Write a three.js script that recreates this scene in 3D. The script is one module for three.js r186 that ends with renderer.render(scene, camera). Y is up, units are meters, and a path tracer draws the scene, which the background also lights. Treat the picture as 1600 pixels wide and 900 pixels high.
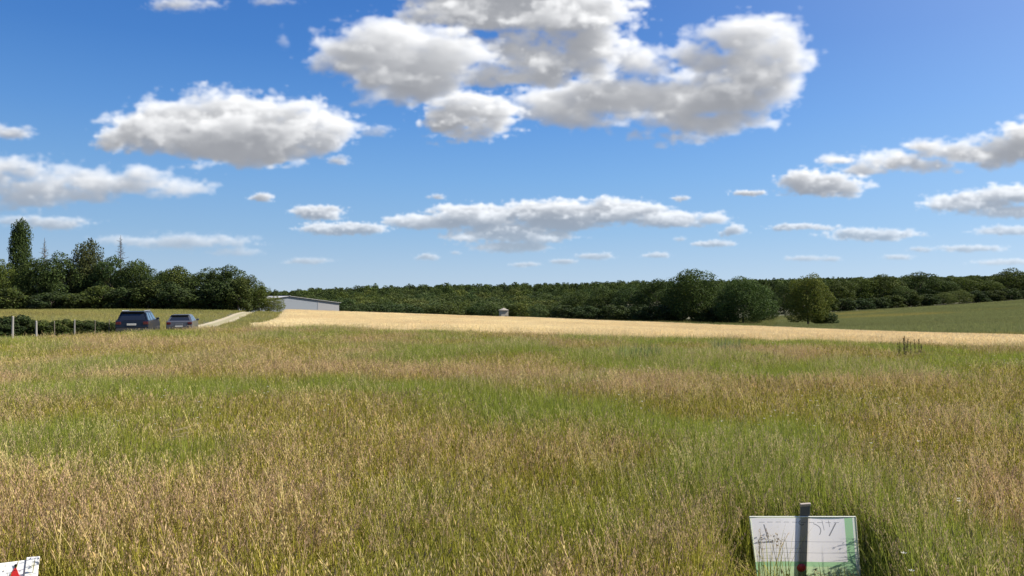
import * as THREE from 'three';
import { mergeGeometries } from 'three/addons/utils/BufferGeometryUtils.js';
import { ConvexGeometry } from 'three/addons/geometries/ConvexGeometry.js';
import { RoundedBoxGeometry } from 'three/addons/geometries/RoundedBoxGeometry.js';

// ------------------------------------------------------------------ camera, sky, sun, exposure
const EYE = 2.2, FOCAL = 1164, HORIZON = 466;              // photograph is 1600 x 900
const scene = new THREE.Scene();
const camera = new THREE.PerspectiveCamera(2 * Math.atan(450 / FOCAL) * 180 / Math.PI, 1600 / 900, 0.1, 9000);
camera.position.set(0, EYE, 0);
camera.lookAt(0, EYE + (HORIZON - 450) / FOCAL * 100, -100);

const SUN_AZ = 69 * Math.PI / 180, SUN_EL = 41 * Math.PI / 180;   // azimuth to the right of the view direction
const sunDir = new THREE.Vector3(Math.sin(SUN_AZ) * Math.cos(SUN_EL), Math.sin(SUN_EL), -Math.cos(SUN_AZ) * Math.cos(SUN_EL));
const sun = new THREE.DirectionalLight(new THREE.Color().setRGB(1.0, 0.93, 0.84), 5.0);
sun.position.copy(sunDir).multiplyScalar(300);
sun.target.position.set(0, 0, -60);
sun.castShadow = true;
sun.shadow.mapSize.set(4096, 4096);
Object.assign(sun.shadow.camera, { left: -220, right: 220, top: 220, bottom: -220, near: 1, far: 900 });
scene.add(sun, sun.target);

const renderer = new THREE.WebGLRenderer({ antialias: true });
renderer.toneMapping = THREE.LinearToneMapping;
const EXPOSURE = 2.0;
renderer.toneMappingExposure = EXPOSURE;
renderer.shadowMap.enabled = true;

// ------------------------------------------------------------------ helpers
function rng(seed) { let a = seed >>> 0; return () => { a = (a + 0x6D2B79F5) | 0; let t = Math.imul(a ^ (a >>> 15), 1 | a); t = (t + Math.imul(t ^ (t >>> 7), 61 | t)) ^ t; return ((t ^ (t >>> 14)) >>> 0) / 4294967296; }; }
const clamp = (x, a, b) => x < a ? a : x > b ? b : x, lerp = (a, b, t) => a + (b - a) * t;
const sstep = (a, b, x) => { const t = clamp((x - a) / (b - a), 0, 1); return t * t * (3 - 2 * t); };
const lin = (c) => { c /= 255; return c <= 0.04045 ? c / 12.92 : Math.pow((c + 0.055) / 1.055, 2.4); };
const hash2 = (i, j, s) => { let h = Math.imul(i, 374761393) ^ Math.imul(j, 668265263) ^ Math.imul(s, 2147483647); h = Math.imul(h ^ (h >>> 13), 1274126177); return ((h ^ (h >>> 16)) >>> 0) / 4294967296; };
function noise2(x, y, s = 1) {
  const i = Math.floor(x), j = Math.floor(y), u = x - i, v = y - j, a = u * u * (3 - 2 * u), b = v * v * (3 - 2 * v);
  return lerp(lerp(hash2(i, j, s), hash2(i + 1, j, s), a), lerp(hash2(i, j + 1, s), hash2(i + 1, j + 1, s), a), b);
}
const fbm2 = (x, y, s = 1) => (noise2(x, y, s) * 8 + noise2(x * 2.1, y * 2.1, s + 1) * 4 + noise2(x * 4.3, y * 4.3, s + 2) * 2 + noise2(x * 8.9, y * 8.9, s + 3)) / 15;

// ------------------------------------------------------------------ computed sky: air and clouds
{
  const W = 4096, H = 2048, data = new Float32Array(W * H * 4);
  // three-dimensional noise, tiling
  const N = 64, grid = new Float32Array(N * N * N);
  {
    const R = rng(11), white = new Float32Array(N * N * N).map(() => R());
    const at = (x, y, z, n) => white[((z % n + n) % n) * N * N + ((y % n + n) % n) * N + ((x % n + n) % n)];
    for (let z = 0; z < N; z++) for (let y = 0; y < N; y++) for (let x = 0; x < N; x++) {
      let sum = 0, amp = 0.5;
      for (let n = 8; n <= 64; n *= 2, amp *= 0.55) {
        const s = n / N, fx = x * s, fy = y * s, fz = z * s, ix = Math.floor(fx), iy = Math.floor(fy), iz = Math.floor(fz);
        let u = fx - ix, v = fy - iy, w = fz - iz; u = u * u * (3 - 2 * u); v = v * v * (3 - 2 * v); w = w * w * (3 - 2 * w);
        const a = lerp(lerp(at(ix, iy, iz, n), at(ix + 1, iy, iz, n), u), lerp(at(ix, iy + 1, iz, n), at(ix + 1, iy + 1, iz, n), u), v);
        const b = lerp(lerp(at(ix, iy, iz + 1, n), at(ix + 1, iy, iz + 1, n), u), lerp(at(ix, iy + 1, iz + 1, n), at(ix + 1, iy + 1, iz + 1, n), u), v);
        sum += amp * lerp(a, b, w);
      }
      grid[z * N * N + y * N + x] = sum / 1.0;
    }
  }
  const mean = grid.reduce((a, b) => a + b, 0) / grid.length;
  const noise3 = (x, y, z) => {
    x = ((x % N) + N) % N; y = ((y % N) + N) % N; z = ((z % N) + N) % N;
    const i = Math.floor(x), j = Math.floor(y), k = Math.floor(z), u = x - i, v = y - j, w = z - k, i1 = (i + 1) % N, j1 = (j + 1) % N, k1 = (k + 1) % N;
    const g = grid, a = k * N * N, b = k1 * N * N, c = j * N, d = j1 * N;
    return lerp(lerp(lerp(g[a + c + i], g[a + c + i1], u), lerp(g[a + d + i], g[a + d + i1], u), v), lerp(lerp(g[b + c + i], g[b + c + i1], u), lerp(g[b + d + i], g[b + d + i1], u), v), w);
  };
  // each cloud: softness, list of [centre x, centre y, half width, half height] of its billows, in hundredths of a degree-like units about the view axis
  const clouds = [
    { soft: 1, b: [[628, 98, 118, 66], [560, 82, 66, 44], [690, 88, 66, 50], [600, 58, 52, 38], [650, 130, 84, 36], [520, 72, 30, 16]] },
    { soft: 1, b: [[800, 10, 170, 42], [730, -8, 100, 40], [900, 20, 90, 45], [820, 90, 90, 46], [910, 70, 70, 40], [770, 110, 50, 28], [930, 100, 50, 26], [760, -60, 160, 45]] },
    { soft: 1, b: [[735, 188, 76, 32], [700, 192, 46, 24], [770, 186, 42, 30]] },
    { soft: 1, b: [[960, 145, 130, 52], [1080, 150, 120, 60], [1180, 95, 84, 62], [1170, 50, 74, 34], [1100, 95, 70, 40], [880, 160, 80, 38], [1120, 190, 80, 22], [1215, 120, 50, 44], [1020, 110, 80, 36]] },
    { soft: 1, b: [[360, 205, 150, 50], [270, 190, 76, 38], [470, 195, 66, 42], [400, 240, 100, 22], [340, 185, 110, 34], [505, 215, 34, 26]] },
    { soft: 1, b: [[185, 216, 34, 22], [205, 222, 20, 14]] },
    { soft: 0.72, b: [[60, 290, 110, 36], [130, 282, 80, 26], [215, 285, 66, 22], [270, 297, 52, 17], [-10, 280, 70, 34], [40, 315, 60, 16], [-60, 300, 80, 30]] },
    { soft: 0.5, b: [[20, 208, 40, 10], [-20, 204, 40, 11]] },
    { soft: 0.5, b: [[80, 350, 60, 10], [30, 346, 50, 9]] },
    { soft: 0.4, b: [[290, 378, 100, 12], [210, 376, 60, 9], [360, 394, 50, 8]] },
    { soft: 0.9, b: [[495, 332, 40, 12]] }, { soft: 0.8, b: [[535, 358, 58, 9], [500, 356, 26, 8]] },
    { soft: 0.7, b: [[408, 308, 20, 8]] }, { soft: 0.4, b: [[590, 205, 28, 12]] }, { soft: 0.5, b: [[530, 250, 18, 8]] },
    { soft: 0.9, b: [[760, 338, 90, 17], [860, 330, 90, 16], [960, 332, 80, 18], [1050, 342, 70, 12], [1110, 342, 36, 10], [680, 347, 60, 11], [800, 368, 90, 16], [800, 385, 60, 10], [870, 350, 60, 12]] },
    { soft: 0.9, b: [[1145, 358, 22, 11]] }, { soft: 0.7, b: [[1118, 381, 26, 5]] },
    { soft: 0.9, b: [[1280, 288, 66, 19], [1250, 282, 34, 16], [1320, 292, 34, 11]] },
    { soft: 0.85, b: [[1420, 252, 100, 17], [1510, 240, 90, 22], [1590, 232, 90, 25], [1660, 220, 110, 30], [1350, 266, 44, 10]] },
    { soft: 0.9, b: [[1540, 318, 80, 16], [1600, 308, 80, 18], [1680, 304, 90, 20], [1590, 330, 70, 12]] },
    { soft: 0.7, b: [[1365, 368, 66, 9]] }, { soft: 0.7, b: [[1260, 355, 46, 5], [1230, 356, 18, 6]] }, { soft: 0.7, b: [[1172, 301, 26, 5]] },
    { soft: 0.6, b: [[1520, 389, 50, 5]] }, { soft: 0.6, b: [[1590, 361, 60, 8]] }, { soft: 0.7, b: [[1445, 228, 24, 6]] }, { soft: 0.7, b: [[1312, 250, 22, 5]] },
    { soft: 0.6, b: [[930, 400, 30, 6]] }, { soft: 0.6, b: [[668, 401, 20, 6]] }, { soft: 0.6, b: [[1026, 399, 22, 5]] }, { soft: 0.5, b: [[1260, 404, 34, 4], [1300, 405, 20, 5]] },
    { soft: 0.5, b: [[880, 409, 22, 4]] }, { soft: 0.5, b: [[822, 414, 22, 4]] }, { soft: 0.4, b: [[480, 408, 40, 5]] }, { soft: 0.6, b: [[685, 308, 14, 5]] }, { soft: 0.6, b: [[1062, 310, 16, 5]] },
    { soft: 0.42, b: [[280, 4, 60, 12]] }, { soft: 0.5, b: [[1590, 410, 60, 5]] }, { soft: 0.5, b: [[1405, 402, 26, 4]] }, { soft: 0.3, b: [[420, 0, 40, 8]] }, { soft: 0.3, b: [[442, 60, 10, 18]] },
    { soft: 0.5, b: [[1440, 390, 20, 4]] }, { soft: 0.5, b: [[1060, 374, 12, 4]] }, { soft: 0.5, b: [[712, 394, 12, 4]] },
  ];
  const sl = [0.72, 0.66, -0.2];
  for (const c of clouds) {
    c.x0 = 1e9; c.x1 = -1e9; c.y0 = 1e9; c.y1 = -1e9; c.z = 0;
    for (const q of c.b) { q[4] = Math.max(q[3], 0.55 * q[2]); c.x0 = Math.min(c.x0, q[0] - q[2] * 1.6); c.x1 = Math.max(c.x1, q[0] + q[2] * 1.6); c.y0 = Math.min(c.y0, q[1] - q[3] * 1.6); c.y1 = Math.max(c.y1, q[1] + q[3] * 1.6); c.z = Math.max(c.z, q[4] * 1.2); }
    c.size = Math.max(...c.b.map((q) => q[3]));
    c.f = 5.2 / Math.pow(c.size, 0.72);                           // noise cells per unit
  }
  const density = (c, x, y, z, broad) => {
    let best = -9;
    for (const q of c.b) {
      const dx = (x - q[0]) / q[2], dy = (q[1] - y) / q[3], dz = z / q[4];
      const yy = dy < 0 ? dy * 1.12 : dy * 0.94, v = 1 - Math.sqrt(dx * dx + yy * yy + dz * dz);
      if (v > best) best = v;
    }
    if (best < -0.6) return 0;
    const f = c.f, n = noise3(x * f * 0.34 + 7 + c.x0, y * f * 0.8 + 31, z * f * 0.5) - mean;
    if (broad) return clamp((best + n * 2.1 + 0.06) * 1.9, 0, 1);
    const n2 = noise3(x * f * 1.5 + 3, y * f * 2.1 + c.y0, z * f * 1.6 + 17) - mean;
    return clamp((best + n * 2.1 + n2 * 1.35 - 0.01) * 1.6, 0, 1);
  };
  const marchCloud = (c, x, y) => {                                   // [alpha, light]
    const steps = 26, dz = 2 * c.z / steps, k = 4.2 / c.size * c.soft ** 2.6;
    let T = 1, L = 0;
    for (let s = 0; s < steps; s++) {
      const z = c.z - (s + 0.5) * dz, d = density(c, x, y, z);
      if (d <= 0.001) continue;
      let depth = 0; const st = c.size * 0.2;
      for (let q = 1; q <= 5; q++) { const l = st * q * (0.6 + 0.2 * q); depth += density(c, x + sl[0] * l, y - sl[1] * l, z + sl[2] * l, true) * st * (0.6 + 0.4 * q); }
      const o = depth * 3.4 / c.size * Math.min(1, c.soft + 0.1), light = 0.7 * Math.exp(-o * 0.8) + 0.3 * Math.exp(-o * 0.16);
      const a = 1 - Math.exp(-d * k * dz);
      L += T * a * light; T *= 1 - a;
      if (T < 0.01) break;
    }
    return [1 - T, T < 0.999 ? L / (1 - T) : 0];
  };
  // clear air: sRGB stops against elevation in degrees, as the photograph shows them
  const stops = [[0, 196, 215, 232], [2, 180, 207, 232], [5, 152, 193, 232], [9, 126, 177, 231], [13, 102, 158, 224], [18, 78, 135, 209], [24, 62, 117, 195], [40, 48, 98, 178], [90, 36, 78, 155]];
  const air = (el, cosSun, out) => {
    let k = 0; while (k < stops.length - 2 && el > stops[k + 1][0]) k++;
    const A = stops[k], B = stops[k + 1], t = clamp((el - A[0]) / (B[0] - A[0]), 0, 1);
    const glow = 0.84 + 0.32 * Math.pow(clamp(cosSun * 0.5 + 0.5, 0, 1), 2), halo = 0.42 * Math.pow(clamp(cosSun, 0, 1), 5);
    for (let c = 0; c < 3; c++) out[c] = lin(lerp(A[c + 1], B[c + 1], t)) * glow + halo * [1, 0.96, 0.9][c];
  };
  const rowsHigh = Math.floor(H * (0.5 + 42 / 180)), SECTOR = 72 * Math.PI / 180, tileW = Math.ceil(W * 72 / 360) + 2, tiles = new Float32Array(tileW * H * 4);
  const col = [0, 0, 0];
  for (let row = H / 2; row < rowsHigh; row++) {                      // the clouds of one sector
    const el = ((row + 0.5) / H - 0.5) * Math.PI;
    for (let i = 0; i < tileW; i++) {
      const a = ((i + 0.5) / W) * 2 * Math.PI - SECTOR / 2, x = 800 + FOCAL * Math.tan(a), y = HORIZON - FOCAL * Math.tan(el) / Math.cos(a);
      let T = 1, L = 0;
      for (const c of clouds) {
        if (x < c.x0 || x > c.x1 || y < c.y0 || y > c.y1) continue;
        const [al, li] = marchCloud(c, x, y);
        if (al > 0.001) { L += T * al * li; T *= 1 - al; }
      }
      const o = (row * tileW + i) * 4;
      tiles[o] = 1 - T; tiles[o + 1] = T < 0.999 ? L / (1 - T) : 0;
    }
  }
  for (let row = 0; row < H; row++) {
    const el = ((row + 0.5) / H - 0.5) * Math.PI, eld = el * 180 / Math.PI, y = Math.sin(el), ce = Math.cos(el);
    for (let i = 0; i < W; i++) {
      const round = ((i + 0.5) / W - 0.5) * 2 * Math.PI, x = Math.cos(round) * ce, z = Math.sin(round) * ce, o = (row * W + i) * 4;
      if (el < 0) { data[o] = 0.10; data[o + 1] = 0.11; data[o + 2] = 0.06; data[o + 3] = 1; continue; }
      air(eld, x * sunDir.x + y * sunDir.y + z * sunDir.z, col);
      if (row < rowsHigh) {
        let az = round + Math.PI / 2; if (az > Math.PI) az -= 2 * Math.PI;
        const k = Math.floor((az + SECTOR / 2) / SECTOR);
        let a = az - k * SECTOR; if (k & 1) a = -a;
        const ti = clamp(Math.floor((a + SECTOR / 2) / (2 * Math.PI) * W), 0, tileW - 1), q = (row * tileW + ti) * 4;
        const back = 1 - sstep(2.95, 3.12, Math.abs(az)), al = tiles[q] * back * lerp(0.55, 1, sstep(0.5, 8, eld)), li = tiles[q + 1];
        if (al > 0) {
          const haze = lerp(0.25, 0, sstep(2, 11, eld));
          const lit = [0.215 + 0.97 * li, 0.23 + 0.96 * li, 0.265 + 0.93 * li];
          for (let c = 0; c < 3; c++) col[c] = lerp(col[c], lerp(lit[c], col[c], haze), al);
        }
      }
      data[o] = col[0] / EXPOSURE; data[o + 1] = col[1] / EXPOSURE; data[o + 2] = col[2] / EXPOSURE; data[o + 3] = 1;
    }
  }
  const skyTexture = new THREE.DataTexture(data, W, H, THREE.RGBAFormat, THREE.FloatType);
  skyTexture.mapping = THREE.EquirectangularReflectionMapping;
  skyTexture.magFilter = skyTexture.minFilter = THREE.LinearFilter;
  skyTexture.needsUpdate = true;
  scene.background = skyTexture;
  scene.environment = skyTexture;
}

// ------------------------------------------------------------------ naming
const taken = {};
function numbered(name) { const n = taken[name] = (taken[name] ?? -1) + 1; return n ? name + '_' + String(n).padStart(3, '0') : name; }
function tag(o, label, category, group, kind) { o.userData.label = label; o.userData.category = category; if (group) o.userData.group = group; if (kind) o.userData.kind = kind; return o; }
function thing(name, label, category, [x, y, z] = [0, 0, 0], turn = 0, group) {
  const o = new THREE.Group(); o.name = numbered(name); o.position.set(x, y, z); o.rotation.y = turn; scene.add(o);
  return tag(o, label, category, group);
}
function part(name, geometry, material, parent) {
  const m = new THREE.Mesh(geometry, material); m.name = parent === scene ? numbered(name) : name; m.castShadow = m.receiveShadow = true; parent.add(m); return m;
}
const rgb = (r, g, b) => new THREE.Color().setRGB(r, g, b);
const std = (r, g, b, rough = 0.9, o = {}) => new THREE.MeshStandardMaterial({ color: rgb(r, g, b), roughness: rough, ...o });
const leafy = (t = 0.35) => new THREE.MeshPhysicalMaterial({ color: 0xffffff, vertexColors: true, roughness: 0.95, transmission: t, thickness: 0, side: THREE.DoubleSide, specularIntensity: 0.25 });

// a growing list of triangles with a colour per vertex
class Tris {
  constructor() { this.p = []; this.c = []; this.i = []; }
  v(x, y, z, c) { this.p.push(x, y, z); this.c.push(c[0], c[1], c[2]); return this.p.length / 3 - 1; }
  tri(a, b, c) { this.i.push(a, b, c); }
  // a ribbon along points, width per point; the last point closes to a tip
  ribbon(pts, widths, side, cols) {
    let pa, pb;
    pts.forEach((q, k) => {
      const w = widths[k] / 2, c = cols[k];
      if (k === pts.length - 1 && w < 1e-4) { const t = this.v(q[0], q[1], q[2], c); this.tri(pa, pb, t); return; }
      const a = this.v(q[0] - side[0] * w, q[1], q[2] - side[1] * w, c), b = this.v(q[0] + side[0] * w, q[1], q[2] + side[1] * w, c);
      if (k) { this.tri(pa, pb, a); this.tri(pb, b, a); }
      pa = a; pb = b;
    });
  }
  diamond(x, y, z, ax, ay, az, bx, by, bz, c) {                       // centre, half axes
    const a = this.v(x - ax, y - ay, z - az, c), b = this.v(x + bx, y + by, z + bz, c), d = this.v(x + ax, y + ay, z + az, c), e = this.v(x - bx, y - by, z - bz, c);
    this.tri(a, b, d); this.tri(a, d, e);
  }
  build() {
    const g = new THREE.BufferGeometry();
    g.setAttribute('position', new THREE.Float32BufferAttribute(this.p, 3));
    g.setAttribute('color', new THREE.Float32BufferAttribute(this.c, 3));
    g.setIndex(this.i);
    return g;
  }
}
const mulc = (c, k) => [c[0] * k, c[1] * k, c[2] * k];
const mixc = (a, b, t) => [lerp(a[0], b[0], t), lerp(a[1], b[1], t), lerp(a[2], b[2], t)];

// ------------------------------------------------------------------ terrain
const at = (px, py, d) => [(px - 800) / FOCAL * d, EYE + (HORIZON - py) / FOCAL * d, d];   // a surveyed point: distance ahead and where it shows
const survey = [];
for (const [x, d] of [[0, 0], [-20, 0], [20, 0], [0, -60], [-80, 0], [80, 0], [-10, 12], [10, 12], [-18, 26], [14, 24], [0, 31], [-14, 41], [-50, 26]]) survey.push([x, 0, d]);
for (const [x, h, d] of [[-23.6, -0.3, 48], [-25, -0.5, 56], [-33, -0.3, 48], [-60, -0.2, 50], [-20.6, -1.1, 100], [-30, -1.0, 100], [0, -1.36, 95], [12.9, -1.2, 75], [-12.4, -0.55, 60], [19, -0.75, 50]]) survey.push([x, h, d]);
for (const [px, py, d, drop] of [[560, 488, 170, 1.25], [450, 489, 170, 1.25], [800, 492, 150, 1.2], [1000, 499, 110, 1.1], [1150, 505, 80, 1.0], [1300, 513, 55, 0.9], [1600, 521, 40, 0.85],
  [1600, 468, 230, 0.4], [1400, 481, 210, 0.4], [1300, 487, 200, 0.4], [1210, 497, 180, 0.4], [1600, 496, 110, 0.4], [1400, 502, 110, 0.4], [1265, 510, 125, 0], [1090, 504, 150, 0],
  [200, 487, 160, 0], [0, 487, 150, 0], [-300, 487, 150, 0], [400, 490, 160, 0], [480, 490, 235, 0.8],
  [600, 491, 300, 0.6], [800, 494, 300, 0.6], [950, 501, 200, 0.4]]) { const q = at(px, py, d); survey.push([q[0], q[1] - drop, q[2]]); }
for (const [px, h, d] of [[500, -2.6, 700], [700, 2, 700], [900, 3, 650], [1200, 0.5, 400], [1500, 2.4, 270], [1800, 6, 300], [0, -1, 400], [-300, 0, 350]]) survey.push([(px - 800) / FOCAL * d, h, d]);
const tps = (() => {                                                   // thin-plate surface through the surveyed points
  const n = survey.length, m = n + 3, S = 100, A = [], U = (r2) => r2 < 1e-9 ? 0 : 0.5 * r2 * Math.log(r2);
  for (let i = 0; i < m; i++) A.push(new Float64Array(m + 1));
  for (let i = 0; i < n; i++) {
    for (let j = 0; j < n; j++) A[i][j] = U(((survey[i][0] - survey[j][0]) ** 2 + (survey[i][2] - survey[j][2]) ** 2) / S / S) + (i === j ? 0.00002 : 0);
    const r = [1, survey[i][0] / S, survey[i][2] / S];
    for (let k = 0; k < 3; k++) { A[i][n + k] = r[k]; A[n + k][i] = r[k]; }
    A[i][m] = survey[i][1];
  }
  for (let c = 0; c < m; c++) {
    let p = c; for (let r = c + 1; r < m; r++) if (Math.abs(A[r][c]) > Math.abs(A[p][c])) p = r;
    [A[c], A[p]] = [A[p], A[c]];
    for (let r = 0; r < m; r++) { if (r === c) continue; const f = A[r][c] / A[c][c]; if (f) for (let k = c; k <= m; k++) A[r][k] -= f * A[c][k]; }
  }
  const w = A.map((row, i) => row[m] / row[i]);
  return (x, d) => { let h = w[n] + w[n + 1] * x / S + w[n + 2] * d / S; for (let i = 0; i < n; i++) h += w[i] * U(((x - survey[i][0]) ** 2 + (d - survey[i][2]) ** 2) / S / S); return h; };
})();
const ground = (x, d) => {                                             // height of the land; d is the distance ahead (-z)
  const r = Math.hypot(x, d), behind = sstep(-20, -120, d), side = sstep(140, 320, Math.abs(x) - 0.35 * Math.max(d, 0)), far = Math.max(sstep(650, 1000, r), behind, side);
  return clamp(lerp(tps(x, d), side > 0.5 && d < 300 ? 0.5 : 3, far), -8, 9);
};
const inside = (poly, x, d) => { let c = false; for (let i = 0, j = poly.length - 1; i < poly.length; j = i++) { const [xi, yi] = poly[i], [xj, yj] = poly[j]; if ((yi > d) !== (yj > d) && x < (xj - xi) * (d - yi) / (yj - yi) + xi) c = !c; } return c; };

const wheatPoly = [[-15.4, 44.5], [-12.9, 43.2], [-6.9, 40.2], [0, 37.2], [5.5, 32.4], [10.7, 31.2], [14.9, 29.2], [18.5, 27.2], [26, 24], [33, 21.5], [31, 30], [27.8, 40], [25, 55], [24, 80], [19, 110], [0, 152], [-35, 173], [-51.5, 173]];
const cropPoly = [[34, 22], [29.6, 40], [27, 55], [26.5, 80], [38, 108], [64, 180], [86, 201], [108, 212], [158, 233], [215, 250], [230, 60], [120, 25]];
const meadowFar = [[-70, 20], [-30, 27], [-21, 30.5], [-19.2, 36], [-16.4, 42], [-15, 44], [-12.9, 43], [-6.9, 40], [0, 37], [5.5, 32.2], [10.7, 31], [14.9, 29], [18.5, 27], [26, 23.8], [34, 20], [60, 10]];
const meadowLimit = (x) => { for (let k = 0; k < meadowFar.length - 1; k++) if (x <= meadowFar[k + 1][0]) { const [a, b] = meadowFar[k], [c, d] = meadowFar[k + 1]; return lerp(b, d, clamp((x - a) / (c - a), 0, 1)); } return 10; };
const trackX = (d) => -21.9 - 0.28 * (d - 41);                        // middle of the farm track
{
  const M = 260, P = [], C = [], I = [], UV = [], warp = (t) => 2600 * Math.sinh(4.3 * t) / Math.sinh(4.3);
  for (let j = 0; j <= M; j++) for (let i = 0; i <= M; i++) {
    const x = warp(i / M * 2 - 1), d = warp(j / M * 2 - 1) + 40, n = fbm2(x / 9 + 50, d / 9 + 50, 4);
    P.push(x, ground(x, d), -d); UV.push(x / 3, d / 3);
    let c = mixc([0.13, 0.115, 0.05], [0.085, 0.10, 0.035], n);
    if (inside(wheatPoly, x, d)) c = mixc([0.42, 0.35, 0.2], [0.48, 0.4, 0.24], n);
    else if (inside(cropPoly, x, d)) c = mixc([0.07, 0.09, 0.04], [0.09, 0.10, 0.045], n);
    C.push(...c);
  }
  for (let j = 0; j < M; j++) for (let i = 0; i < M; i++) { const a = j * (M + 1) + i, b = a + 1, c = a + M + 1, d = c + 1; I.push(a, b, d, a, d, c); }
  const g = new THREE.BufferGeometry();
  g.setAttribute('position', new THREE.Float32BufferAttribute(P, 3)); g.setAttribute('color', new THREE.Float32BufferAttribute(C, 3)); g.setAttribute('uv', new THREE.Float32BufferAttribute(UV, 2));
  g.setIndex(I); g.computeVertexNormals();
  const S = 512, px = new Uint8Array(S * S * 4);
  for (let y = 0; y < S; y++) for (let x = 0; x < S; x++) {
    const u = x / S * 32, v = y / S * 32, n = noise2(u * 4, v * 4, 5) * 0.5 + noise2(u, v, 6) * 0.5, k = 150 + 105 * n;
    px.set([k, k, k * 0.96, 255], (y * S + x) * 4);
  }
  const t = new THREE.DataTexture(px, S, S); t.wrapS = t.wrapT = THREE.RepeatWrapping; t.magFilter = THREE.LinearFilter; t.colorSpace = THREE.SRGBColorSpace; t.needsUpdate = true;
  const m = part('ground', g, new THREE.MeshStandardMaterial({ vertexColors: true, map: t, roughness: 1 }), scene);
  tag(m, 'gently falling farmland under the meadow and fields', 'ground', null, 'structure');
}
// the pale farm track beside the wheat
{
  const P = [], C = [], I = [], R = rng(3);
  const ds = []; for (let d = 18; d < 226; d += d < 80 ? 1 : 3) ds.push(d);
  ds.forEach((d, k) => {
    for (let q = 0; q <= 8; q++) {
      const x = trackX(d) + (q / 8 - 0.5) * (2.3 + 0.5 * noise2(d / 5, q, 9)), rut = Math.exp(-(((Math.abs(q - 4) - 2.2) / 1.1) ** 2)), n = fbm2(x * 1.3, d * 0.5, 21);
      P.push(x, ground(x, d) + 0.03 - rut * 0.012, -d);
      C.push(...mixc(mixc([0.28, 0.24, 0.15], [0.38, 0.33, 0.22], n), [0.20, 0.19, 0.08], q > 2 && q < 6 ? 0.6 * n + 0.3 : 0));
    }
    if (k) for (let q = 0; q < 8; q++) { const a = (k - 1) * 9 + q, b = a + 1, c = a + 9, e = c + 1; I.push(a, b, e, a, e, c); }
  });
  const g = new THREE.BufferGeometry(); g.setAttribute('position', new THREE.Float32BufferAttribute(P, 3)); g.setAttribute('color', new THREE.Float32BufferAttribute(C, 3)); g.setIndex(I); g.computeVertexNormals();
  tag(part('track', g, new THREE.MeshStandardMaterial({ vertexColors: true, roughness: 1 }), scene), 'pale dusty farm track running along the wheat towards the barn', 'track', null, 'structure');
}

// ------------------------------------------------------------------ grasses as masses of copies
const dummy = new THREE.Object3D(), tint = new THREE.Color();
function mass(name, geometry, material, spots, label, category) {     // spots: [x, y, z, turn, scale, heightScale, r, g, b, lean]
  const m = new THREE.InstancedMesh(geometry, material, spots.length);
  m.name = numbered(name); m.castShadow = m.receiveShadow = true;
  spots.forEach((s, k) => {
    dummy.position.set(s[0], s[1], s[2]); dummy.rotation.set(s[9] ?? 0, s[3], s[10] ?? 0, 'YXZ'); dummy.scale.set(s[4], s[5], s[4]); dummy.updateMatrix();
    m.setMatrixAt(k, dummy.matrix); m.setColorAt(k, tint.setRGB(s[6], s[7], s[8]));
  });
  scene.add(m);
  return tag(m, label, category, null, 'stuff');
}
const bend = (x, z, h, lean, az, k) => { const r = lean * k * k; return [x + Math.cos(az) * r, h * k * (1 - 0.12 * lean * k), z + Math.sin(az) * r]; };

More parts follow.
